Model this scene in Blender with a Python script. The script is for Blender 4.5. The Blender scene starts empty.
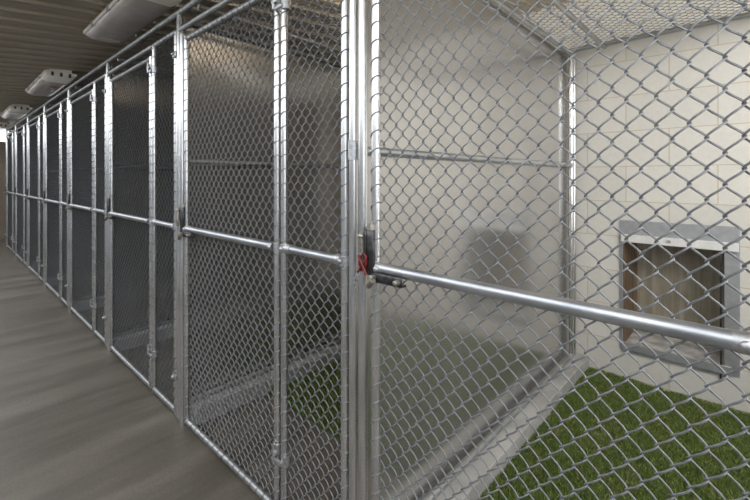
import bpy, math, random
import numpy as np
from mathutils import Vector, Matrix

random.seed(7)
RNG = np.random.default_rng(7)
# ------------------------------------------------------------------ camera, world, light, exposure
S = 0.77                      # every length below is measured off the block courses, then brought to metres
SC = bpy.context.scene
COL = SC.collection
FPX, PHI, CAMZ = 403.7, math.radians(42.74), 1.52
cam_d = bpy.data.cameras.new('camera')
cam = bpy.data.objects.new('camera', cam_d)
COL.objects.link(cam)
cam_d.sensor_width = 36.0
cam_d.lens = FPX / 750.0 * 36.0
cam_d.shift_y = -(250 - 178) / 750.0
cam_d.clip_start = 0.02
cam.location = (0, 0, CAMZ * S)
cam.rotation_euler = (math.radians(90), 0, PHI)
SC.camera = cam

SC.view_settings.view_transform = 'Standard'
SC.view_settings.look = 'None'
SC.view_settings.gamma = 1.0
SC.view_settings.use_curve_mapping = False
SC.view_settings.exposure = 0.5

world = bpy.data.worlds.new('overcast_sky')
SC.world = world
world.use_nodes = True
wb = world.node_tree.nodes['Background']
wb.inputs[0].default_value = (0.96, 0.98, 1.0, 1)
wb.inputs[1].default_value = 1.85


def area_light(name, loc, target, sx, sy, power, color):
    d = bpy.data.lights.new(name, 'AREA')
    d.shape = 'RECTANGLE'
    d.size, d.size_y = sx * S, sy * S
    d.energy = power
    d.color = color
    o = bpy.data.objects.new(name, d)
    COL.objects.link(o)
    o.location = Vector(loc) * S
    o.rotation_euler = (Vector(target) - Vector(loc)).to_track_quat('-Z', 'Y').to_euler()
    return o


# soft light thrown up to the pale ceiling over the nearest kennel, as the photographer lit it
area_light('ceiling_bounce', (1.25, 1.7, 1.15), (0.35, 2.0, 2.9), 1.0, 1.0, 9, (1.0, 0.97, 0.92))
# daylight-white lamp light from under the roof, above the mesh of the nearest kennel
area_light('roof_lamp_light', (0.95, 1.15, 2.74), (-0.5, 3.4, 2.25), 1.3, 0.34, 33, (1.0, 0.985, 0.95))


area_light('second_bay_fill', (-1.25, 1.9, 2.60), (-1.5, 2.1, 3.6), 0.9, 0.9, 7.5, (1.0, 0.91, 0.79))  # unseen upward fill added to brighten the ceiling over the second kennel


# ------------------------------------------------------------------ materials
def new_mat(name):
    m = bpy.data.materials.new(name)
    m.use_nodes = True
    nt = m.node_tree
    b = nt.nodes['Principled BSDF']
    return m, nt, b


def N(nt, t, **kw):
    n = nt.nodes.new(t)
    for k, v in kw.items():
        setattr(n, k, v)
    return n


def ramp(nt, fac, stops):
    r = N(nt, 'ShaderNodeValToRGB')
    e = r.color_ramp.elements
    e[0].position, e[0].color = stops[0][0], (*stops[0][1], 1)
    e[1].position, e[1].color = stops[-1][0], (*stops[-1][1], 1)
    for p, c in stops[1:-1]:
        x = e.new(p)
        x.color = (*c, 1)
    nt.links.new(fac, r.inputs[0])
    return r.outputs[0]


def coords(nt, scale=(1, 1, 1), rot=(0, 0, 0), kind='Object'):
    tc = N(nt, 'ShaderNodeTexCoord')
    mp = N(nt, 'ShaderNodeMapping')
    mp.inputs['Scale'].default_value = scale
    mp.inputs['Rotation'].default_value = rot
    nt.links.new(tc.outputs[kind], mp.inputs[0])
    return mp.outputs[0]


def noise(nt, vec, scale, detail=4, rough=0.55):
    n = N(nt, 'ShaderNodeTexNoise')
    n.inputs['Scale'].default_value = scale
    n.inputs['Detail'].default_value = detail
    n.inputs['Roughness'].default_value = rough
    nt.links.new(vec, n.inputs['Vector'])
    return n.outputs['Fac']


def bump(nt, b, h, strength, dist):
    n = N(nt, 'ShaderNodeBump')
    n.inputs['Strength'].default_value = strength
    n.inputs['Distance'].default_value = dist
    nt.links.new(h, n.inputs['Height'])
    nt.links.new(n.outputs[0], b.inputs['Normal'])


def mottled(name, c1, c2, scale, metallic=0.0, rough=0.5, stretch=(1, 1, 1), bmp=0.0, bdist=0.002, detail=4, spec=0.5, lo=0.35, hi=0.65):
    m, nt, b = new_mat(name)
    v = coords(nt, stretch)
    f = noise(nt, v, scale, detail)
    c = ramp(nt, f, [(lo, c1), (hi, c2)])
    nt.links.new(c, b.inputs['Base Color'])
    b.inputs['Metallic'].default_value = metallic
    b.inputs['Roughness'].default_value = rough
    b.inputs['Specular IOR Level'].default_value = spec
    if bmp:
        bump(nt, b, f, bmp, bdist)
    return m


M = {}
M['pipe'] = mottled('galvanised_pipe', (0.56, 0.57, 0.58), (0.80, 0.80, 0.80), 60, 0.92, 0.27, (1, 1, 0.12))
M['rail'] = mottled('weathered_rail', (0.34, 0.35, 0.36), (0.50, 0.51, 0.51), 50, 0.85, 0.46, (0.2, 0.2, 1))
M['middle'] = mottled('bright_rail', (0.40, 0.42, 0.45), (0.58, 0.60, 0.63), 50, 0.9, 0.37, (0.2, 0.2, 1))
M['wire'] = mottled('galvanised_wire', (0.205, 0.215, 0.23), (0.30, 0.312, 0.33), 80, 0.6, 0.45)
M['fitting'] = mottled('cast_fitting', (0.42, 0.43, 0.45), (0.62, 0.63, 0.64), 90, 0.85, 0.42, bmp=0.2, bdist=0.001)
M['dark_steel'] = mottled('dark_steel', (0.05, 0.05, 0.055), (0.12, 0.12, 0.125), 70, 0.8, 0.35)
M['brass'] = mottled('dull_nickel', (0.30, 0.28, 0.24), (0.46, 0.44, 0.39), 90, 0.85, 0.4)
M['red'] = mottled('red_enamel', (0.12, 0.01, 0.01), (0.20, 0.025, 0.02), 60, 0.0, 0.3)
M['sheet'] = mottled('dull_aluminium_sheet', (0.50, 0.49, 0.475), (0.55, 0.54, 0.525), 3.0, 0.80, 0.17, (1, 1, 1), detail=6)
M['frame_sheet'] = mottled('galvanised_sheet', (0.40, 0.41, 0.43), (0.47, 0.48, 0.50), 28, 0.6, 0.38, detail=3)
M['white_channel'] = mottled('white_channel', (0.66, 0.66, 0.65), (0.74, 0.74, 0.73), 20, 0.1, 0.4)
M['lens'] = mottled('grey_acrylic', (0.46, 0.41, 0.375), (0.54, 0.49, 0.45), 9, 0.0, 0.22)
M['housing'] = mottled('white_lamp_housing', (0.86, 0.82, 0.74), (0.92, 0.88, 0.80), 9, 0.0, 0.45)
M['dark_clip'] = mottled('dark_clip', (0.03, 0.03, 0.03), (0.06, 0.06, 0.06), 30, 0.3, 0.4)
M['kerb'] = mottled('grey_kerb_concrete', (0.33, 0.325, 0.315), (0.45, 0.445, 0.435), 9, 0, 0.85, bmp=0.3, bdist=0.004, detail=8)
M['soil'] = mottled('turf_backing', (0.03, 0.045, 0.012), (0.06, 0.08, 0.025), 40, 0, 0.95)
M['end_wall'] = mottled('brown_end_wall', (0.20, 0.165, 0.13), (0.27, 0.225, 0.18), 3, 0, 0.8)
M['grey_wall'] = mottled('cool_grey_wall', (0.34, 0.355, 0.375), (0.40, 0.415, 0.435), 3, 0, 0.8)
M['outside'] = mottled('pale_outside_ground', (0.45, 0.44, 0.41), (0.55, 0.54, 0.50), 1.5, 0, 0.9)


def floor_material():
    m, nt, b = new_mat('polished_concrete')
    v1 = coords(nt, (3.2, 0.55, 1), (0, 0, math.radians(8)))
    v2 = coords(nt, (1, 1, 1))
    a = noise(nt, v1, 1.6, 7, 0.6)
    c = ramp(nt, a, [(0.34, (0.088, 0.077, 0.062)), (0.5, (0.128, 0.112, 0.092)), (0.66, (0.175, 0.156, 0.130))])
    s = noise(nt, v2, 90, 3, 0.7)
    c2 = ramp(nt, s, [(0.35, (0.86, 0.86, 0.86)), (0.65, (1.06, 1.06, 1.06))])
    mx = N(nt, 'ShaderNodeMix', data_type='RGBA', blend_type='MULTIPLY')
    mx.inputs['Factor'].default_value = 1.0
    nt.links.new(c, mx.inputs['A'])
    nt.links.new(c2, mx.inputs['B'])
    nt.links.new(mx.outputs['Result'], b.inputs['Base Color'])
    r = ramp(nt, a, [(0.3, (0.42,) * 3), (0.7, (0.62,) * 3)])
    nt.links.new(r, b.inputs['Roughness'])
    bump(nt, b, s, 0.12, 0.002)
    return m


def block_material():
    m, nt, b = new_mat('cream_painted_block')
    tc = N(nt, 'ShaderNodeTexCoord')
    sx = N(nt, 'ShaderNodeSeparateXYZ')
    nt.links.new(tc.outputs['Object'], sx.inputs[0])
    cx = N(nt, 'ShaderNodeCombineXYZ')
    ax = N(nt, 'ShaderNodeMath', operation='ADD')
    az = N(nt, 'ShaderNodeMath', operation='ADD')
    ax.inputs[1].default_value = BX * S
    az.inputs[1].default_value = BZ * S
    nt.links.new(sx.outputs[0], ax.inputs[0])
    nt.links.new(sx.outputs[2], az.inputs[0])
    nt.links.new(ax.outputs[0], cx.inputs[0])
    nt.links.new(az.outputs[0], cx.inputs[1])
    br = N(nt, 'ShaderNodeTexBrick')
    br.offset = 0.5
    br.inputs['Color1'].default_value = (0.60, 0.585, 0.545, 1)
    br.inputs['Color2'].default_value = (0.64, 0.625, 0.585, 1)
    br.inputs['Mortar'].default_value = (0.46, 0.37, 0.25, 1)
    br.inputs['Scale'].default_value = 1.0
    br.inputs['Mortar Size'].default_value = 0.0022
    br.inputs['Mortar Smooth'].default_value = 0.4
    br.inputs['Bias'].default_value = 0.0
    br.inputs['Brick Width'].default_value = 0.526 * S
    br.inputs['Row Height'].default_value = 0.264 * S
    nt.links.new(cx.outputs[0], br.inputs['Vector'])
    n = noise(nt, tc.outputs['Object'], 45, 5, 0.7)
    c2 = ramp(nt, n, [(0.3, (0.95, 0.95, 0.95)), (0.7, (1.03, 1.03, 1.03))])
    mx = N(nt, 'ShaderNodeMix', data_type='RGBA', blend_type='MULTIPLY')
    mx.inputs['Factor'].default_value = 1.0
    nt.links.new(br.outputs['Color'], mx.inputs['A'])
    nt.links.new(c2, mx.inputs['B'])
    nt.links.new(mx.outputs['Result'], b.inputs['Base Color'])
    b.inputs['Roughness'].default_value = 0.55
    bump(nt, b, n, 0.25, 0.002)
    return m


def turf_material():
    m, nt, b = new_mat('artificial_grass')
    g = N(nt, 'ShaderNodeAttribute')
    g.attribute_name = 'shade'
    c = ramp(nt, g.outputs['Fac'], [(0.0, (0.08, 0.12, 0.03)), (0.45, (0.155, 0.225, 0.055)),
                                    (0.8, (0.26, 0.33, 0.10)), (1.0, (0.38, 0.34, 0.20))])
    nt.links.new(c, b.inputs['Base Color'])
    b.inputs['Roughness'].default_value = 0.5
    b.inputs['Specular IOR Level'].default_value = 0.3
    return m


def flap_material():
    m, nt, b = new_mat('scratched_brown_panel')
    v = coords(nt, (38, 38, 1.6))
    f = noise(nt, v, 1.0, 6, 0.65)
    v2 = coords(nt, (1, 1, 1))
    g = noise(nt, v2, 5, 3)
    c = ramp(nt, f, [(0.3, (0.24, 0.21, 0.155)), (0.55, (0.36, 0.32, 0.25)), (0.75, (0.50, 0.46, 0.38))])
    c2 = ramp(nt, g, [(0.35, (0.72, 0.72, 0.72)), (0.65, (1.1, 1.1, 1.1))])
    mx = N(nt, 'ShaderNodeMix', data_type='RGBA', blend_type='MULTIPLY')
    mx.inputs['Factor'].default_value = 1.0
    nt.links.new(c, mx.inputs['A'])
    nt.links.new(c2, mx.inputs['B'])
    nt.links.new(mx.outputs['Result'], b.inputs['Base Color'])
    b.inputs['Roughness'].default_value = 0.35
    return m


BX, BZ = 0.672 + 0.526 * 30, -2.135 + 0.264 * 20     # joint phase of the block courses
M['floor'] = floor_material()
M['block'] = block_material()
M['turf'] = turf_material()
M['flap'] = flap_material()
M['sill'] = mottled('stained_sill', (0.42, 0.41, 0.41), (0.85, 0.84, 0.84), 16, 0.1, 0.5, detail=8)
M['jamb'] = mottled('brown_timber_jamb', (0.13, 0.085, 0.05), (0.23, 0.16, 0.10), 12, 0, 0.6, (4, 4, 0.6), detail=6)
M['ceiling'] = mottled('beige_metal_ceiling', (0.42, 0.365, 0.28), (0.47, 0.41, 0.315), 2.0, 0.15, 0.26)


# ------------------------------------------------------------------ mesh builders
class MB:
    def __init__(self):
        self.v, self.f, self.n = [], [], 0

    def add(self, v, f):
        v = np.asarray(v, dtype=np.float64)
        f = np.asarray(f, dtype=np.int64)
        self.v.append(v)
        self.f.append(f + self.n)
        self.n += len(v)
        return self

    def box(self, lo, hi, bev=0.0):
        x0, y0, z0 = lo
        x1, y1, z1 = hi
        if bev <= 0:
            v = [(x, y, z) for z in (z0, z1) for y in (y0, y1) for x in (x0, x1)]
            return self.add(v, [(0, 2, 3, 1), (4, 5, 7, 6), (0, 1, 5, 4), (2, 6, 7, 3), (0, 4, 6, 2), (1, 3, 7, 5)])
        # chamfered box: vertical section rings
        b = bev
        def ring(z, i):
            return [(x0 + i, y0 + b + i * 0, z), (x0 + b, y0 + i, z), (x1 - b, y0 + i, z), (x1 - i, y0 + b, z),
                    (x1 - i, y1 - b, z), (x1 - b, y1 - i, z), (x0 + b, y1 - i, z), (x0 + i, y1 - b, z)]
        rings = [ring(z0, b * 0.7), ring(z0 + b, 0), ring(z1 - b, 0), ring(z1, b * 0.7)]
        v = [p for r in rings for p in r]
        f = []
        for k in range(3):
            for j in range(8):
                a, c = k * 8 + j, k * 8 + (j + 1) % 8
                f.append((a, c, c + 8, a + 8))
        def cap(o, flip):
            q = [(o, o + 1, o + 6, o + 7), (o + 1, o + 2, o + 5, o + 6), (o + 2, o + 3, o + 4, o + 5)]
            return [t[::-1] for t in q] if flip else q
        f += cap(0, True) + cap(24, False)
        return self.add(v, f)

    def tube(self, pts, r, n=12, caps=True):
        pts = [Vector(p) for p in pts]
        rr = r if isinstance(r, (list, tuple)) else [r] * len(pts)
        v, f = [], []
        up = None
        for i, p in enumerate(pts):
            a = pts[max(i - 1, 0)]
            b = pts[min(i + 1, len(pts) - 1)]
            t = (b - a).normalized()
            if up is None:
                up = Vector((0, 0, 1)) if abs(t.z) < 0.9 else Vector((0, 1, 0))
            u = t.cross(up).normalized()
            w = u.cross(t).normalized()
            up = w
            for k in range(n):
                an = 2 * math.pi * k / n
                v.append(p + rr[i] * (math.cos(an) * u + math.sin(an) * w))
        L = len(pts)
        for i in range(L - 1):
            for k in range(n):
                k2 = (k + 1) % n
                f.append((i * n + k, i * n + k2, (i + 1) * n + k2, (i + 1) * n + k))
        if caps:
            c0, c1 = len(v), len(v) + 1
            v += [pts[0], pts[-1]]
            for k in range(n):
                k2 = (k + 1) % n
                f.append((c0, k2, k, k))
                f.append((c1, (L - 1) * n + k, (L - 1) * n + k2, (L - 1) * n + k2))
        return self.add([tuple(q) for q in v], f)

    def ball(self, c, r, sc=(1, 1, 1), nu=12, nv=8):
        v, f = [], []
        for i in range(nv + 1):
            th = math.pi * i / nv
            for k in range(nu):
                ph = 2 * math.pi * k / nu
                v.append((c[0] + sc[0] * r * math.sin(th) * math.cos(ph), c[1] + sc[1] * r * math.sin(th) * math.sin(ph),
                          c[2] + sc[2] * r * math.cos(th)))
        for i in range(nv):
            for k in range(nu):
                k2 = (k + 1) % nu
                f.append((i * nu + k, (i + 1) * nu + k, (i + 1) * nu + k2, i * nu + k2))
        return self.add(v, f)

    def mesh(self, name, mat, smooth=True):
        V = np.concatenate(self.v) * S
        F = np.concatenate([np.c_[f, f[:, -1:]] if f.shape[1] == 3 else f for f in self.f])
        me = bpy.data.meshes.new(name)
        tri = F[:, 2] == F[:, 3]
        Q, T = F[~tri], F[tri][:, :3]
        me.vertices.add(len(V))
        me.vertices.foreach_set('co', V.ravel())
        nl = len(Q) * 4 + len(T) * 3
        me.loops.add(nl)
        me.loops.foreach_set('vertex_index', np.concatenate([Q.ravel(), T.ravel()]).astype(np.int32))
        me.polygons.add(len(Q) + len(T))
        st = np.concatenate([np.arange(len(Q)) * 4, len(Q) * 4 + np.arange(len(T)) * 3]).astype(np.int32)
        me.polygons.foreach_set('loop_start', st)
        me.update(calc_edges=True)
        me.validate()
        if smooth:
            me.shade_smooth()
            me.set_sharp_from_angle(angle=math.radians(50))
        else:
            me.shade_flat()
        me.materials.append(M[mat] if isinstance(mat, str) else mat)
        return me

    def build(self, name, mat, parent=None, smooth=True):
        o = bpy.data.objects.new(name, self.mesh(name, mat, smooth))
        COL.objects.link(o)
        if parent is not None:
            o.parent = parent
        return o


def tag(o, label=None, cat=None, group=None, kind=None):
    for k, v in (('label', label), ('category', cat), ('group', group), ('kind', kind)):
        if v:
            o[k] = v
    return o


def empty(name, loc, label, cat, group=None):
    o = bpy.data.objects.new(name, None)
    o.empty_display_size = 0.05
    COL.objects.link(o)
    o.location = Vector(loc) * S
    return tag(o, label, cat, group)


def copy_tree(src, loc=None, parent=None, label=None):
    c = src.copy()
    COL.objects.link(c)
    if parent is not None:
        c.parent = parent
    if loc is not None:
        c.location = Vector(loc) * S
    if label:
        c['label'] = label
    for ch in list(src.children):
        if ch is not c:
            copy_tree(ch, parent=c)
    return c


PR = 0.0168          # pipe radius
WR = 0.0023          # wire radius
PITCH_X, PITCH_Z = 0.0275, 0.0615


def chain_link(mb, u0, u1, w0, w1, hi=True, r=WR, plane='xz', off=0.0, phase=0.0):
    """woven diamond mesh between u0..u1 (across the wires) and w0..w1 (along the wires);
    every wire is a flattened coil hooked into its neighbours."""
    nw = max(1, round((u1 - u0) / (PITCH_X if plane == 'xz' else 0.031)))
    a = (u1 - u0) / nw
    nh = max(2, int((w1 - w0 - phase) / (PITCH_Z / 2)))
    ss = [0.0, 0.05, 0.18, 0.38, 0.62, 0.82, 0.95] if hi else ([0.0, 0.3, 0.7] if plane == 'xz' else [0.0, 0.12, 0.5, 0.88])
    sides = 6 if hi else 3
    d = 0.0068
    e = r * 1.0
    for par in (0, 1):
        P = []
        tot = nh + 1
        for h in range(-1 if par else 0, tot):
            right = (h % 2 == 0) if par == 0 else ((h - 1) % 2 == 0)
            for s in ss:
                g = 0.55 * s + 0.45 * (0.5 - 0.5 * math.cos(math.pi * s))
                x = -e + (a + 2 * e) * (g if right else 1 - g)
                y = (-1 if right else 1) * d * math.sin(math.pi * s) ** 0.55
                w = w0 + phase + (h + s) * PITCH_Z / 2
                if w < w0 - 0.004 or w > w1 + 0.004:
                    continue
                P.append((x, y, w))
        P = np.array(P)
        T = np.gradient(P, axis=0)
        T /= np.linalg.norm(T, axis=1)[:, None]
        ref = np.array([0.0, 1.0, 0.0])
        U = np.cross(T, ref)
        bad = np.linalg.norm(U, axis=1) < 0.15
        U[bad] = np.array([1.0, 0, 0])
        U /= np.linalg.norm(U, axis=1)[:, None]
        W = np.cross(U, T)
        an = np.arange(sides) * 2 * math.pi / sides
        ring = P[:, None, :] + r * (np.cos(an)[None, :, None] * U[:, None, :] + np.sin(an)[None, :, None] * W[:, None, :])
        L = len(P)
        V = ring.reshape(-1, 3)
        i = np.arange(L - 1)[:, None] * sides
        k = np.arange(sides)[None, :]
        k2 = (k + 1) % sides
        F = np.stack([i + k, i + k2, i + sides + k2, i + sides + k], -1).reshape(-1, 4)
        for c in range(par, nw, 2):
            VV = V.copy()
            VV[:, 0] += u0 + c * a
            if plane == 'xz':
                VV[:, 1] += off
            else:                         # lying flat: wires run along y
                VV = np.stack([VV[:, 0], VV[:, 2], VV[:, 1] + off], -1)
            mb.add(VV, F)


def wrap_ties(mb, x, y, z0, z1, side, R=PR, hi=True, r=WR * 0.9, phase=0.0):
    """the end coils wrapped round an upright: rising over the front of the pipe"""
    z = z0 + phase
    n = 9 if hi else 5
    while z < z1 - 0.03:
        pts = []
        for i in range(n):
            t = i / (n - 1)
            an = math.radians(190 + 170 * t)
            pts.append((x + (R + r * 0.7) * math.cos(an), y + (R + r * 0.7) * math.sin(an), z + 0.030 * math.sin(t * 1.57)))
        mb.tube(pts, r, 5 if hi else 3, caps=False)
        z += PITCH_Z


def rail_ties(mb, x0, x1, y, z, R=PR, hi=True, r=WR * 0.9, step=PITCH_X * 2):
    x = x0 + step / 2
    n = 7 if hi else 5
    while x < x1 - 0.01:
        pts = []
        for i in range(n):
            t = i / (n - 1)
            an = math.radians(-70 + 230 * t)
            pts.append((x + 0.014 * t, y - (R + r * 0.7) * math.cos(an), z + (R + r * 0.7) * math.sin(an)))
        mb.tube(pts, r, 5 if hi else 3, caps=False)
        x += step


def pipe(p0, p1, r=PR, n=18):
    return MB().tube([p0, p1], r, n)


FY = 1.02            # plane of the kennel fronts
X0 = -1.048          # first dividing post
KW = 1.553           # kennel width
ZB, ZM, ZG, ZH, ZR = 0.055, 1.215, 2.36, 2.44, 2.55
BACK = 3.50
GL, GR_ = 0.110, 1.0715          # gate stiles, from the post on its left
FR, FL = -0.045, -0.429         # fixed panel stiles, from the post on its right
ORD = ['first', 'second', 'third', 'fourth', 'fifth', 'sixth', 'seventh', 'eighth']


def px(k):
    return X0 - KW * k


# ------------------------------------------------------------------ setting
XL, XR, YF = -13.5, 2.6, -1.75


def ceil_z(y):
    return 2.70 + 0.10 * (y - 0.8)


f = MB().box((XL - 0.2, YF - 0.2, -0.12), (XR, BACK + 0.2, 0.0)).build('floor', 'floor', smooth=False)
tag(f, kind='structure')
g = MB().box((-30, -25, -0.20), (25, 25, -0.13)).build('ground', 'outside', smooth=False)
tag(g, kind='structure')


def wall_back():
    # block wall with the opening of the dog door left out
    mb = MB()
    ox0, ox1, oz0, oz1 = -0.700, -0.055, 0.25, 1.09
    zt = ceil_z(BACK) + 0.1
    mb.box((XL - 0.2, BACK, 0), (ox0, BACK + 0.2, zt))
    mb.box((ox1, BACK, 0), (XR, BACK + 0.2, zt))
    mb.box((ox0, BACK, 0), (ox1, BACK + 0.2, oz0))
    mb.box((ox0, BACK, oz1), (ox1, BACK + 0.2, zt))
    return mb.build('wall_back', 'block', smooth=False)


tag(wall_back(), kind='structure')
w = MB().box((XL - 0.15, YF, 0), (XL, BACK, 2.42)).build('wall_left', 'end_wall', smooth=False)
tag(w, kind='structure')
w = MB().box((XL, YF - 0.18, 0), (XR, YF, 2.2)).build('wall_front', 'grey_wall', smooth=False)
tag(w, kind='structure')


w = MB().box((XR, YF - 0.18, 0), (XR + 0.18, BACK + 0.2, 1.25)).build('light_block_right', 'end_wall', smooth=False)  # unseen low wall added to block light from the open right end
tag(w, kind='structure')


def ceiling():
    mb = MB()
    prof = []
    x = XL - 0.2
    pitch = 0.23
    while x < XR + 0.2:
        prof += [(x, 0.0), (x + 0.070, 0.0), (x + 0.074, 0.005), (x + 0.088, 0.005), (x + 0.092, 0.0), (x + 0.165, 0.0), (x + 0.172, 0.019), (x + 0.205, 0.019), (x + 0.212, 0.0)]
        x += pitch
    y0, y1 = 0.24, BACK + 0.25
    v, fc = [], []
    for (xx, h) in prof:
        # ribs hang down from the pan of the sheet
        v += [(xx, y0, ceil_z(y0) - h), (xx, y1, ceil_z(y1) - h), (xx, y0, ceil_z(y0) - h + 0.012), (xx, y1, ceil_z(y1) - h + 0.012)]
    for i in range(len(prof) - 1):
        a, b = i * 4, i * 4 + 4
        fc += [(a, a + 1, b + 1, b), (a + 2, b + 2, b + 3, a + 3)]
    mb.add(v, fc)
    return mb.build('ceiling', 'ceiling', smooth=False)


tag(ceiling(), kind='structure')

# concrete kerbs under the dividing sheets
for k in range(8):
    x = px(k)
    kb = MB().box((x - 0.12, FY + 0.05, 0.0), (x + 0.125, BACK - 0.001, 0.107), 0.006).build('trim_%d' % (k + 1), 'kerb', smooth=False)
    tag(kb, kind='structure')


# ------------------------------------------------------------------ turf
def turf(name, x0, x1, y0, y1, n, label, h=0.034):
    mb = MB()
    mb.box((x0, y0, 0.0005), (x1, y1, 0.012))
    X = RNG.uniform(x0, x1, n)
    Y = RNG.uniform(y0, y1, n)
    an = RNG.uniform(0, 2 * math.pi, n)
    ln = RNG.uniform(0, 0.022, n)
    la = RNG.uniform(0, 2 * math.pi, n)
    # gentle tufted lie
    cl = 0.5 + 0.5 * np.sin(X * 23 + 2.0 * np.sin(Y * 17)) * np.sin(Y * 29 + 1.7 * np.sin(X * 13))
    H = h * RNG.uniform(0.6, 1.1, n) * (0.7 + 0.3 * cl)
    wd = RNG.uniform(0.0014, 0.0026, n)
    dx, dy = np.cos(an) * wd, np.sin(an) * wd
    z0 = 0.011
    V = np.empty((n, 4, 3))
    V[:, 0] = np.stack([X - dx, Y - dy, np.full(n, z0)], -1)
    V[:, 1] = np.stack([X + dx, Y + dy, np.full(n, z0)], -1)
    mx, my = X + np.cos(la) * ln * 0.35, Y + np.sin(la) * ln * 0.35
    V[:, 2] = np.stack([mx + dx * 0.8, my + dy * 0.8, z0 + H * 0.6], -1)
    tx, ty = X + np.cos(la) * ln, Y + np.sin(la) * ln
    V[:, 3] = np.stack([np.clip(tx, x0, x1), np.clip(ty, y0, y1), z0 + H], -1)
    base = np.arange(n)[:, None] * 4
    F = base + np.array([[0, 1, 2, 3]])
    mb.add(V.reshape(-1, 3), F)
    me = mb.mesh(name, 'turf', smooth=False)
    at = me.attributes.new('shade', 'FLOAT', 'POINT')
    sh = np.clip(RNG.normal(0.42, 0.2, n) + 0.18 * (cl - 0.5), 0, 0.9)
    dry = RNG.random(n) < 0.05
    sh[dry] = 1.0
    val = np.concatenate([np.zeros(8), np.repeat(sh, 4)])
    at.data.foreach_set('value', val.astype(np.float32))
    o = bpy.data.objects.new(name, me)
    COL.objects.link(o)
    return tag(o, label, 'turf', kind='stuff')


turf('turf', px(0) + 0.127, 0.60, FY + 0.56, BACK - 0.012, 110000, 'bright green artificial turf below the dog door in the nearest kennel')
turf('turf', px(1) + 0.127, px(0) - 0.122, FY + 0.56, BACK - 0.002, 60000, 'shaded green artificial turf seen low through the second kennel front')


# ------------------------------------------------------------------ posts
def tall_post():
    t = empty('tall_post', (px(0), FY, 0), 'nearest tall galvanised post, left of the red clip, rising to the roof rail', 'post', 'tall posts between the kennels')
    MB().tube([(0, 0, 0.03), (0, 0, ZR - PR)], PR, 20).build('pole', 'pipe', t)
    m = MB().tube([(0, 0, 1.585), (0, 0, 1.655)], PR + 0.004, 20)
    m.tube([(0, 0, 1.62), (0, 0.04, 1.62)], 0.013, 12)
    m.build('rail_tee', 'fitting', t)
    for z in (2.29, 0.285):
        c = MB()
        c.box((FR - 0.004, -PR - 0.010, z - 0.016), (0.004, -PR - 0.001, z + 0.016), 0.003)
        c.box((FR - PR - 0.006, -PR * 0.9, z - 0.016), (FR - PR - 0.001, PR * 0.6, z + 0.016))
        c.tube([(FR / 2, -PR - 0.022, z), (FR / 2, PR + 0.012, z)], 0.006, 8)
        c.ball((FR / 2, -PR - 0.018, z), 0.011, (1, 0.7, 1), 8, 6)
        c.build('clamp', 'fitting', t)
    return t


def short_post():
    t = empty('short_post', (px(0) + 0.048, FY, 0), 'nearest short galvanised gate post holding the red clip', 'post', 'short gate posts')
    MB().tube([(0, 0, 0), (0, 0, 2.40)], PR, 20).build('pole', 'pipe', t)
    MB().tube([(0, 0, 2.399), (0, 0, 2.412), (0, 0, 2.425)], [PR + 0.003, PR + 0.003, PR * 0.4], 16).build('cap', 'fitting', t)
    return t


tp, sp = tall_post(), short_post()
for k in range(1, 8):
    copy_tree(tp, (px(k), FY, 0), label='%s tall galvanised post from the camera, reaching up to the roof rail' % ORD[k])
    copy_tree(sp, (px(k) + 0.048, FY, 0), label='%s short galvanised gate post from the camera, beside the latch' % ORD[k])


# ------------------------------------------------------------------ fixed panels
def fixed_panel(hi):
    t = empty('fence_panel', (px(0), FY, 0), 'nearest narrow chain link panel, between the first gate post and second gate', 'fence panel', 'narrow fixed panels of the kennel fronts')
    for x in (FR, FL):
        MB().tube([(x, 0, ZB - 0.02), (x, 0, ZH)], PR * 0.92, 18).build('stile', 'pipe', t)
    MB().tube([(FR, 0, ZH), (FL, 0, ZH)], PR * 0.92, 16).build('top_rail', 'rail', t)
    MB().tube([(FR, 0, ZB), (FL, 0, ZB)], PR * 0.92, 16).build('bottom_rail', 'rail', t)
    m = MB().tube([(FR - PR, 0, ZM), (FL + PR, 0, ZM)], PR, 18)
    m.build('middle_rail', 'middle', t)
    for x, s in ((FR, -1), (FL, 1)):
        c = MB().tube([(x + s * (PR - 0.002), 0, ZM), (x + s * (PR + 0.035), 0, ZM)], [PR + 0.005, PR + 0.003], 18)
        c.tube([(x, 0, ZM - 0.018), (x, 0, ZM + 0.018)], PR + 0.004, 18)
        c.ball((x + s * 0.006, -PR - 0.006, ZM), 0.010, (1, 0.7, 1), 8, 6)
        c.build('rail_end_clamp', 'fitting', t)
    m = MB()
    chain_link(m, FL, FR, ZB, ZH, hi, off=0.012, phase=0.007 if hi else 0.0)
    wrap_ties(m, FL, 0, ZB, ZH, 1, hi=hi, R=PR * 0.92)
    wrap_ties(m, FR, 0, ZB, ZH, -1, hi=hi, R=PR * 0.92)
    rail_ties(m, FL, FR, 0, ZH, hi=hi, R=PR * 0.92)
    rail_ties(m, FL, FR, 0, ZB, hi=hi, R=PR * 0.92)
    m.build('chain_link_mesh', 'wire', t)
    return t


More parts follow.
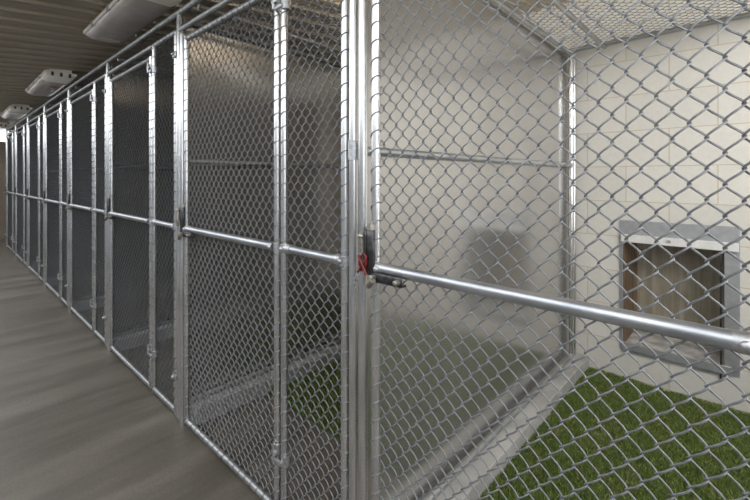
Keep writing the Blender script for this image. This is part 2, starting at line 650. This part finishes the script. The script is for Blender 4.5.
# ------------------------------------------------------------------ gates
def gate(hi, k):
    t = empty('kennel_gate', (px(k), FY, 0), 'x', 'gate', 'chain link kennel gates')
    R = PR * 0.96
    w_ = GR_ - GL
    c = 0.05
    for x in (GL, GR_):
        MB().tube([(x, 0, ZB - 0.012), (x, 0, ZG + 0.012)], R, 20).build('stile', 'pipe', t)
    MB().tube([(GL, 0, ZG), (GR_, 0, ZG)], R, 18).build('top_rail', 'rail', t)
    MB().tube([(GL, 0, ZB), (GR_, 0, ZB)], R, 18).build('bottom_rail', 'rail', t)
    MB().tube([(GL + R, -0.006, ZM), (GR_ - R, -0.006, ZM)], PR * 1.12, 24).build('middle_rail', 'middle', t)
    for x, s in ((GL, 1), (GR_, -1)):
        q = MB().tube([(x + s * R, -0.006, ZM), (x + s * (R + 0.018), -0.006, ZM), (x + s * (R + 0.030), -0.006, ZM)], [PR + 0.004, PR + 0.004, PR + 0.002], 20)
        q.tube([(x, 0, ZM - 0.018), (x, 0, ZM + 0.018)], R + 0.003, 20)
        q.ball((x + s * (R + 0.008), -0.006 - PR - 0.006, ZM), 0.011, (1, 0.6, 1), 8, 6)
        q.build('rail_end_clamp', 'fitting', t)
    m = MB()
    chain_link(m, GL - 0.002, GR_ - 0.001, ZB, ZG, hi, off=0.012, phase=0.007 if hi else 0.0)
    wrap_ties(m, GL, 0, ZB, ZG, 1, hi=hi, R=R, phase=0.0)
    wrap_ties(m, GR_, 0, ZB, ZG, -1, hi=hi, R=R)
    rail_ties(m, GL, GR_, 0, ZG, hi=hi, R=R)
    rail_ties(m, GL, GR_, 0, ZB, hi=hi, R=R)
    m.build('chain_link_mesh', 'wire', t)
    for z in (2.295, 0.33):
        h = MB()
        for x, hh in ((GR_, 0.0), (GR_ + 0.064, -0.028)):
            h.tube([(x, 0, z - 0.020 + hh), (x, 0, z + 0.020 + hh)], PR + 0.005, 16)
        h.tube([(GR_ + 0.008, -PR - 0.010, z - 0.04), (GR_ + 0.008, -PR - 0.010, z + 0.028)], 0.007, 10)
        h.box((GR_ - 0.004, -PR - 0.016, z - 0.014), (GR_ + 0.030, -PR - 0.003, z + 0.004), 0.003)
        h.box((GR_ + 0.010, -PR - 0.014, z - 0.044), (GR_ + 0.068, -PR - 0.002, z - 0.026), 0.003)
        h.build('hinge', 'fitting', t)
    # fork latch: upright plate on the latch stile and an arm below the middle rail
    L = MB()
    L.box((GL - R - 0.004, -0.030, 1.190), (GL + 0.012, -0.017, 1.345), 0.004)
    L.box((GL - R - 0.012, -0.030, 1.190), (GL - R - 0.004, 0.020, 1.345), 0.003)
    lo = L.build('latch', 'dark_steel', t)
    tag(lo, 'dark upright latch plate')
    b = MB().tube([(GL - 0.002, -0.022, 1.344), (GL - 0.002, -0.022, 1.362)], [0.013, 0.011], 12)
    b.tube([(GL - 0.002, -0.022, 1.360), (GL - 0.002, -0.022, 1.370)], 0.006, 8)
    b.build('bolt', 'brass', lo)
    a = MB().box((GL + 0.012, -0.036, 1.176), (GL + 0.140, -0.028, 1.204), 0.003)
    a.box((GL + 0.012, -0.036, 1.174), (GL + 0.140, -0.010, 1.180))
    a.build('latch_arm', 'dark_steel', lo)
    for x, z in ((GL + 0.024, 1.190), (GL + 0.128, 1.190)):
        MB().tube([(x, -0.052, z), (x, -0.026, z)], 0.0095, 10).ball((x, -0.052, z), 0.0095, (1, 0.5, 1), 10, 6).build('bolt', 'brass', lo)
    c_ = MB().tube([(GL + 0.006, -0.046, 1.160), (GL + 0.034, -0.052, 1.184)], 0.011, 12)
    c_.build('latch_pin', 'brass', lo)
    return t


def gate_label(k):
    if k == 0:
        return 'large nearest chain link gate filling the right half, in front of the dog door'
    return '%s chain link kennel gate along the aisle, counted from the camera' % ORD[k]


def panel_label(k):
    return '%s narrow chain link panel along the aisle, counted from the camera' % ORD[k]


g0 = gate(True, 0)
g0['label'] = gate_label(0)
copy_tree(g0, (px(1), FY, 0), label=gate_label(1))
gl_ = gate(False, 2)
gl_['label'] = gate_label(2)
for k in range(3, 8):
    copy_tree(gl_, (px(k), FY, 0), label=gate_label(k))

p0 = fixed_panel(True)
pl = fixed_panel(False)
pl.location = Vector((px(1), FY, 0)) * S
pl['label'] = panel_label(1)
for k in range(2, 7):
    copy_tree(pl, (px(k), FY, 0), label=panel_label(k))


# header pipes over the gates
hm = MB().tube([(-KW + PR, 0, 0), (FL - PR * 0.92, 0, 0)], PR * 0.92, 16)
hd_ = None
for k in range(1, 8):
    if hd_ is None:
        hd_ = hm.build('header_rail', 'rail')
        h_ = hd_
    else:
        h_ = hd_.copy()
        COL.objects.link(h_)
    h_.location = Vector((px(k - 1), FY, ZH)) * S
    tag(h_, 'horizontal header pipe over the %s kennel gate from the camera, just below the roof rail' % ORD[k], 'rail', 'header pipes over the gates')


# ------------------------------------------------------------------ dividers
def divider():
    t = empty('divider', (px(0), FY, 0), 'x', 'divider', 'grey sheet dividers between the kennels')
    D = BACK - FY
    MB().box((-0.008, 0.026, 0.112), (0.000, D - 0.085, 2.50)).build('sheet', 'sheet', t, smooth=False).rotation_euler = (0, 0, math.radians(0.3))
    xr = 0.022
    MB().tube([(xr, 0.02, 2.50), (xr, D - 0.03, 2.50)], PR, 18).build('top_rail', 'rail', t)
    MB().tube([(xr, 0.025, 1.62), (xr, D - 0.13, 1.62)], PR * 0.95, 18).build('middle_rail', 'middle', t)
    MB().tube([(xr + 0.008, 0.04, 0.126), (xr + 0.008, D - 0.13, 0.126)], PR * 0.95, 18).build('bottom_rail', 'rail', t)
    for y in (D - 0.115, D - 0.050):
        MB().tube([(xr + 0.003, y, 0.107), (xr + 0.003, y, 2.50)], PR, 18).build('rear_post', 'pipe', t)
    q = MB().tube([(xr + 0.003, D - 0.115, 1.60), (xr + 0.003, D - 0.115, 1.64)], PR + 0.004, 16)
    q.tube([(xr, D - 0.16, 1.62), (xr, D - 0.12, 1.62)], PR + 0.003, 16)
    q.build('rail_end_clamp', 'fitting', t)
    return t


dv = divider()
dv['label'] = 'nearest grey sheet divider, behind the latch, reflecting the dog door'
for k in range(1, 8):
    copy_tree(dv, (px(k), FY, 0), label='%s grey sheet divider from the camera, seen through the chain link fronts' % ORD[k])


# ------------------------------------------------------------------ roof panels
def roof_panel():
    t = empty('roof_panel', (px(0), FY, ZR), 'x', 'roof panel', 'chain link roof panels over the kennels')
    D = BACK - FY
    MB().tube([(-0.02, 0, 0), (KW - 0.022, 0, 0)], PR, 18).build('front_rail', 'rail', t)
    MB().tube([(-0.02, D - 0.03, 0), (KW - 0.022, D - 0.03, 0)], PR, 18).build('back_rail', 'rail', t)
    MB().tube([(0.245, 0.01, -0.030), (0.245, D - 0.05, -0.030)], PR, 16).build('cross_rail', 'rail', t)
    m = MB()
    chain_link(m, 0.01, KW - 0.01, 0.0, D - 0.03, False, r=0.0019, plane='xy', off=0.006)
    rail_ties(m, 0.0, KW - 0.05, 0, 0, hi=False)
    m.build('chain_link_mesh', 'wire', t)
    return t


rp = roof_panel()
rp['label'] = 'nearest chain link roof panel, at the top right above the block wall'
for k in range(1, 8):
    copy_tree(rp, (px(k), FY, ZR), label='%s chain link roof panel from the camera, over the kennels' % ORD[k])


# ------------------------------------------------------------------ dog door
def dog_door():
    cx = -0.377
    t = empty('dog_door', (cx, BACK, 0), 'grey framed dog door in the cream block wall above the turf', 'dog door')
    x0, x1 = -0.715 - cx, -0.038 - cx
    i0, i1 = -0.700 - cx, -0.055 - cx
    fr = MB()
    fr.box((x0, -0.008, 1.09), (x1, -0.0005, 1.205))
    fr.box((x0, -0.008, 0.235), (x0 + 0.014, -0.0005, 1.09))
    fr.box((x1 - 0.075, -0.008, 0.235), (x1, -0.0005, 1.09))
    fr.box((x0 + 0.014, -0.008, 0.215), (x1 - 0.075, -0.0005, 0.252))
    fr.box((x0 + 0.02, -0.022, 0.238), (x1 - 0.04, -0.008, 0.295), 0.003)
    fr.build('frame', 'frame_sheet', t, smooth=False)
    h = MB().box((x0 + 0.015, -0.040, 1.045), (x1 - 0.005, -0.008, 1.100), 0.004)
    hd = tag(h.build('header', 'white_channel', t, smooth=False), 'white header strip')
    MB().tube([((x0 + x1) / 2 - 0.03, -0.047, 1.075), ((x0 + x1) / 2 - 0.03, -0.039, 1.075)], 0.012, 12).build('bolt', 'fitting', hd)
    # lining of the opening through the wall
    j = MB()
    j.box((i0 + 0.001, 0.0, 0.27), (i0 + 0.014, 0.42, 1.085))
    tag(j.build('jamb', 'jamb', t, smooth=False), 'brown timber jamb')
    j = MB()
    j.box((i1 - 0.014, 0.0, 0.27), (i1 - 0.001, 0.42, 1.085))
    j.box((i0 + 0.014, 0.0, 1.070), (i1 - 0.014, 0.42, 1.085))
    j.build('lining', 'frame_sheet', t, smooth=False)
    MB().box((i0 + 0.002, 0.0, 0.252), (i1 - 0.002, 0.43, 0.270)).build('sill', 'sill', t, smooth=False)
    fl = MB().box((i0 + 0.014, 0.40, 0.271), (i1 - 0.014, 0.412, 1.07)).build('flap', 'flap', t, smooth=False)
    tag(fl, 'streaky brown plastic flap')
    tag(MB().box((i0 + 0.014, 0.385, 0.271), (i0 + 0.032, 0.399, 1.07)).build('flap_edge', 'jamb', fl, smooth=False), 'brown edge strip')
    for x in (x0 + 0.016, x1 - 0.098):
        MB().box((x, -0.020, 0.200 if x > 0 else 0.26), (x + 0.010, -0.008, 1.05)).build('guide_rail', 'dark_steel' if x > 0 else 'frame_sheet', t, smooth=False)
    return t


dog_door()


# ------------------------------------------------------------------ ceiling lamps
def lamp():
    t = empty('ceiling_lamp', (-2.37, 0.90, 2.60), 'x', 'ceiling lamp', 'enclosed ceiling lamps above the aisle')
    Ln, hw = 1.41, 0.14
    h = MB().box((-Ln, -hw, 0.035), (0, hw, 0.062), 0.004)
    h.box((-Ln + 0.02, -0.10, 0.06), (-0.02, 0.10, 0.10), 0.004)
    h.build('housing', 'housing', t, smooth=False)
    # lens: shallow tray with sloping sides, rounded ends
    secs = [(-Ln + 0.01, 0.030), (-Ln + 0.05, -0.004), (-0.30, -0.004)]
    def loop(x, zb, wt=0.130, wb=0.095):
        return [(x, -wt, 0.036), (x, -wt + 0.008, 0.015 + zb * 0.4), (x, -wb - 0.006, zb + 0.006), (x, -wb + 0.006, zb), (x, wb - 0.006, zb),
                (x, wb + 0.006, zb + 0.006), (x, wt - 0.008, 0.015 + zb * 0.4), (x, wt, 0.036)]
    def tray(secs):
        v, f = [], []
        for x, zb in secs:
            v += loop(x, zb)
        for i in range(len(secs) - 1):
            for j in range(7):
                a = i * 8 + j
                f.append((a, a + 1, a + 9, a + 8))
        for e in (0, (len(secs) - 1) * 8):
            f += [(e, e + 1, e + 6, e + 7), (e + 1, e + 2, e + 5, e + 6), (e + 2, e + 3, e + 4, e + 5)]
        return MB().add(v, f)
    ln_ = tray(secs).build('lens', 'lens', t)
    # moulded bar near the end of the lens
    MB().tube([(-Ln + 0.14, -0.075, -0.004), (-Ln + 0.14, 0.075, -0.004)], 0.004, 6).build('lens_rib', 'lens', ln_)
    tray([(-0.298, -0.006), (-0.05, -0.006), (-0.005, 0.030)]).build('end_cap', 'housing', t)
    for x in (-0.35, -0.75, -1.15):
        for s in (-1, 1):
            MB().box((x, s * hw - 0.006, 0.020), (x + 0.03, s * hw + 0.006, 0.064), 0.002).build('clip', 'fitting', t, smooth=False)
    for y in (-0.075, 0.0, 0.075):
        MB().box((-0.008, y - 0.011, 0.012), (0.012, y + 0.011, 0.052), 0.002).build('end_clip', 'dark_clip', t, smooth=False)
    return t


lm = lamp()
lm['label'] = 'nearest enclosed ceiling lamp, cut off by the top edge of the photo'
lamps = [lm]
for i, lab in ((1, 'second enclosed ceiling lamp from the camera, with a red spot on its lens'),
               (2, 'third enclosed ceiling lamp from the camera, at the left edge'),
               (3, 'farthest enclosed ceiling lamp, small at the far left end of the aisle')):
    lamps.append(copy_tree(lm, (-2.37 - 3.065 * i, 0.90, 2.60), label=lab))
st = MB().ball((-0.62, 0.035, -0.006), 0.065, (1.2, 0.7, 0.10), 14, 6).build('red_spot', 'red', lamps[1])  # flattened red spot on the underside of the second lens
tag(st, 'red spot')


# ------------------------------------------------------------------ clips hanging at the latches
def snap():
    t = empty('snap_clip', (px(0) + 0.078, FY - PR - 0.012, 1.232), 'red metal snap clip hanging on the short gate post beside the nearest latch', 'clip')
    m = MB()
    pts = [(0.000, 0, 0.030), (0.016, -0.004, 0.022), (0.020, -0.006, 0.000), (0.012, -0.006, -0.022), (-0.006, -0.004, -0.030),
           (-0.018, -0.002, -0.012), (-0.014, 0, 0.012), (0.000, 0, 0.030)]
    m.tube(pts, 0.0042, 8)
    m.tube([(-0.018, -0.006, 0.020), (0.004, -0.012, -0.004), (0.024, -0.010, -0.040)], 0.005, 8)
    m.tube([(0.022, -0.008, 0.016), (0.000, -0.012, -0.016), (-0.020, -0.008, -0.036)], 0.0042, 8)
    m.build('hook', 'red', t)
    s = MB().tube([(-0.008, 0, 0.034), (-0.008, -0.004, 0.085)], 0.010, 10).ball((-0.008, -0.004, 0.088), 0.013, (1, 1, 0.9), 10, 8)
    s.build('swivel', 'brass', t)
    c = MB()
    z, x = -0.030, -0.022
    for i in range(4):
        if i % 2:
            c.tube([(x - 0.004, -0.004, z), (x - 0.004, -0.004, z - 0.02), (x + 0.006, -0.004, z - 0.02), (x + 0.006, -0.004, z), (x - 0.004, -0.004, z)], 0.0022, 6)
        else:
            c.tube([(x, -0.010, z), (x, -0.010, z - 0.02), (x, 0.002, z - 0.02), (x, 0.002, z), (x, -0.010, z)], 0.0022, 6)
        z -= 0.015
        x -= 0.006
    c.build('chain', 'fitting', t)
    return t


snap()
c2 = MB().tube([(0, 0, 0.05), (0.002, -0.003, 0.0)], 0.010, 10).ball((0, 0, 0.055), 0.013, (1, 1, 1), 8, 6)
o = c2.tube([(0, 0, 0.0), (0.014, -0.004, -0.012), (0.010, -0.004, -0.035), (-0.010, -0.004, -0.035), (-0.012, -0.004, -0.012), (0, 0, 0)], 0.005, 8).build('snap_clip', 'brass')
o.location = Vector((px(1) + 0.055, FY - PR - 0.012, 1.27)) * S
tag(o, 'dull metal snap clip hanging beside the second latch along the aisle', 'clip')
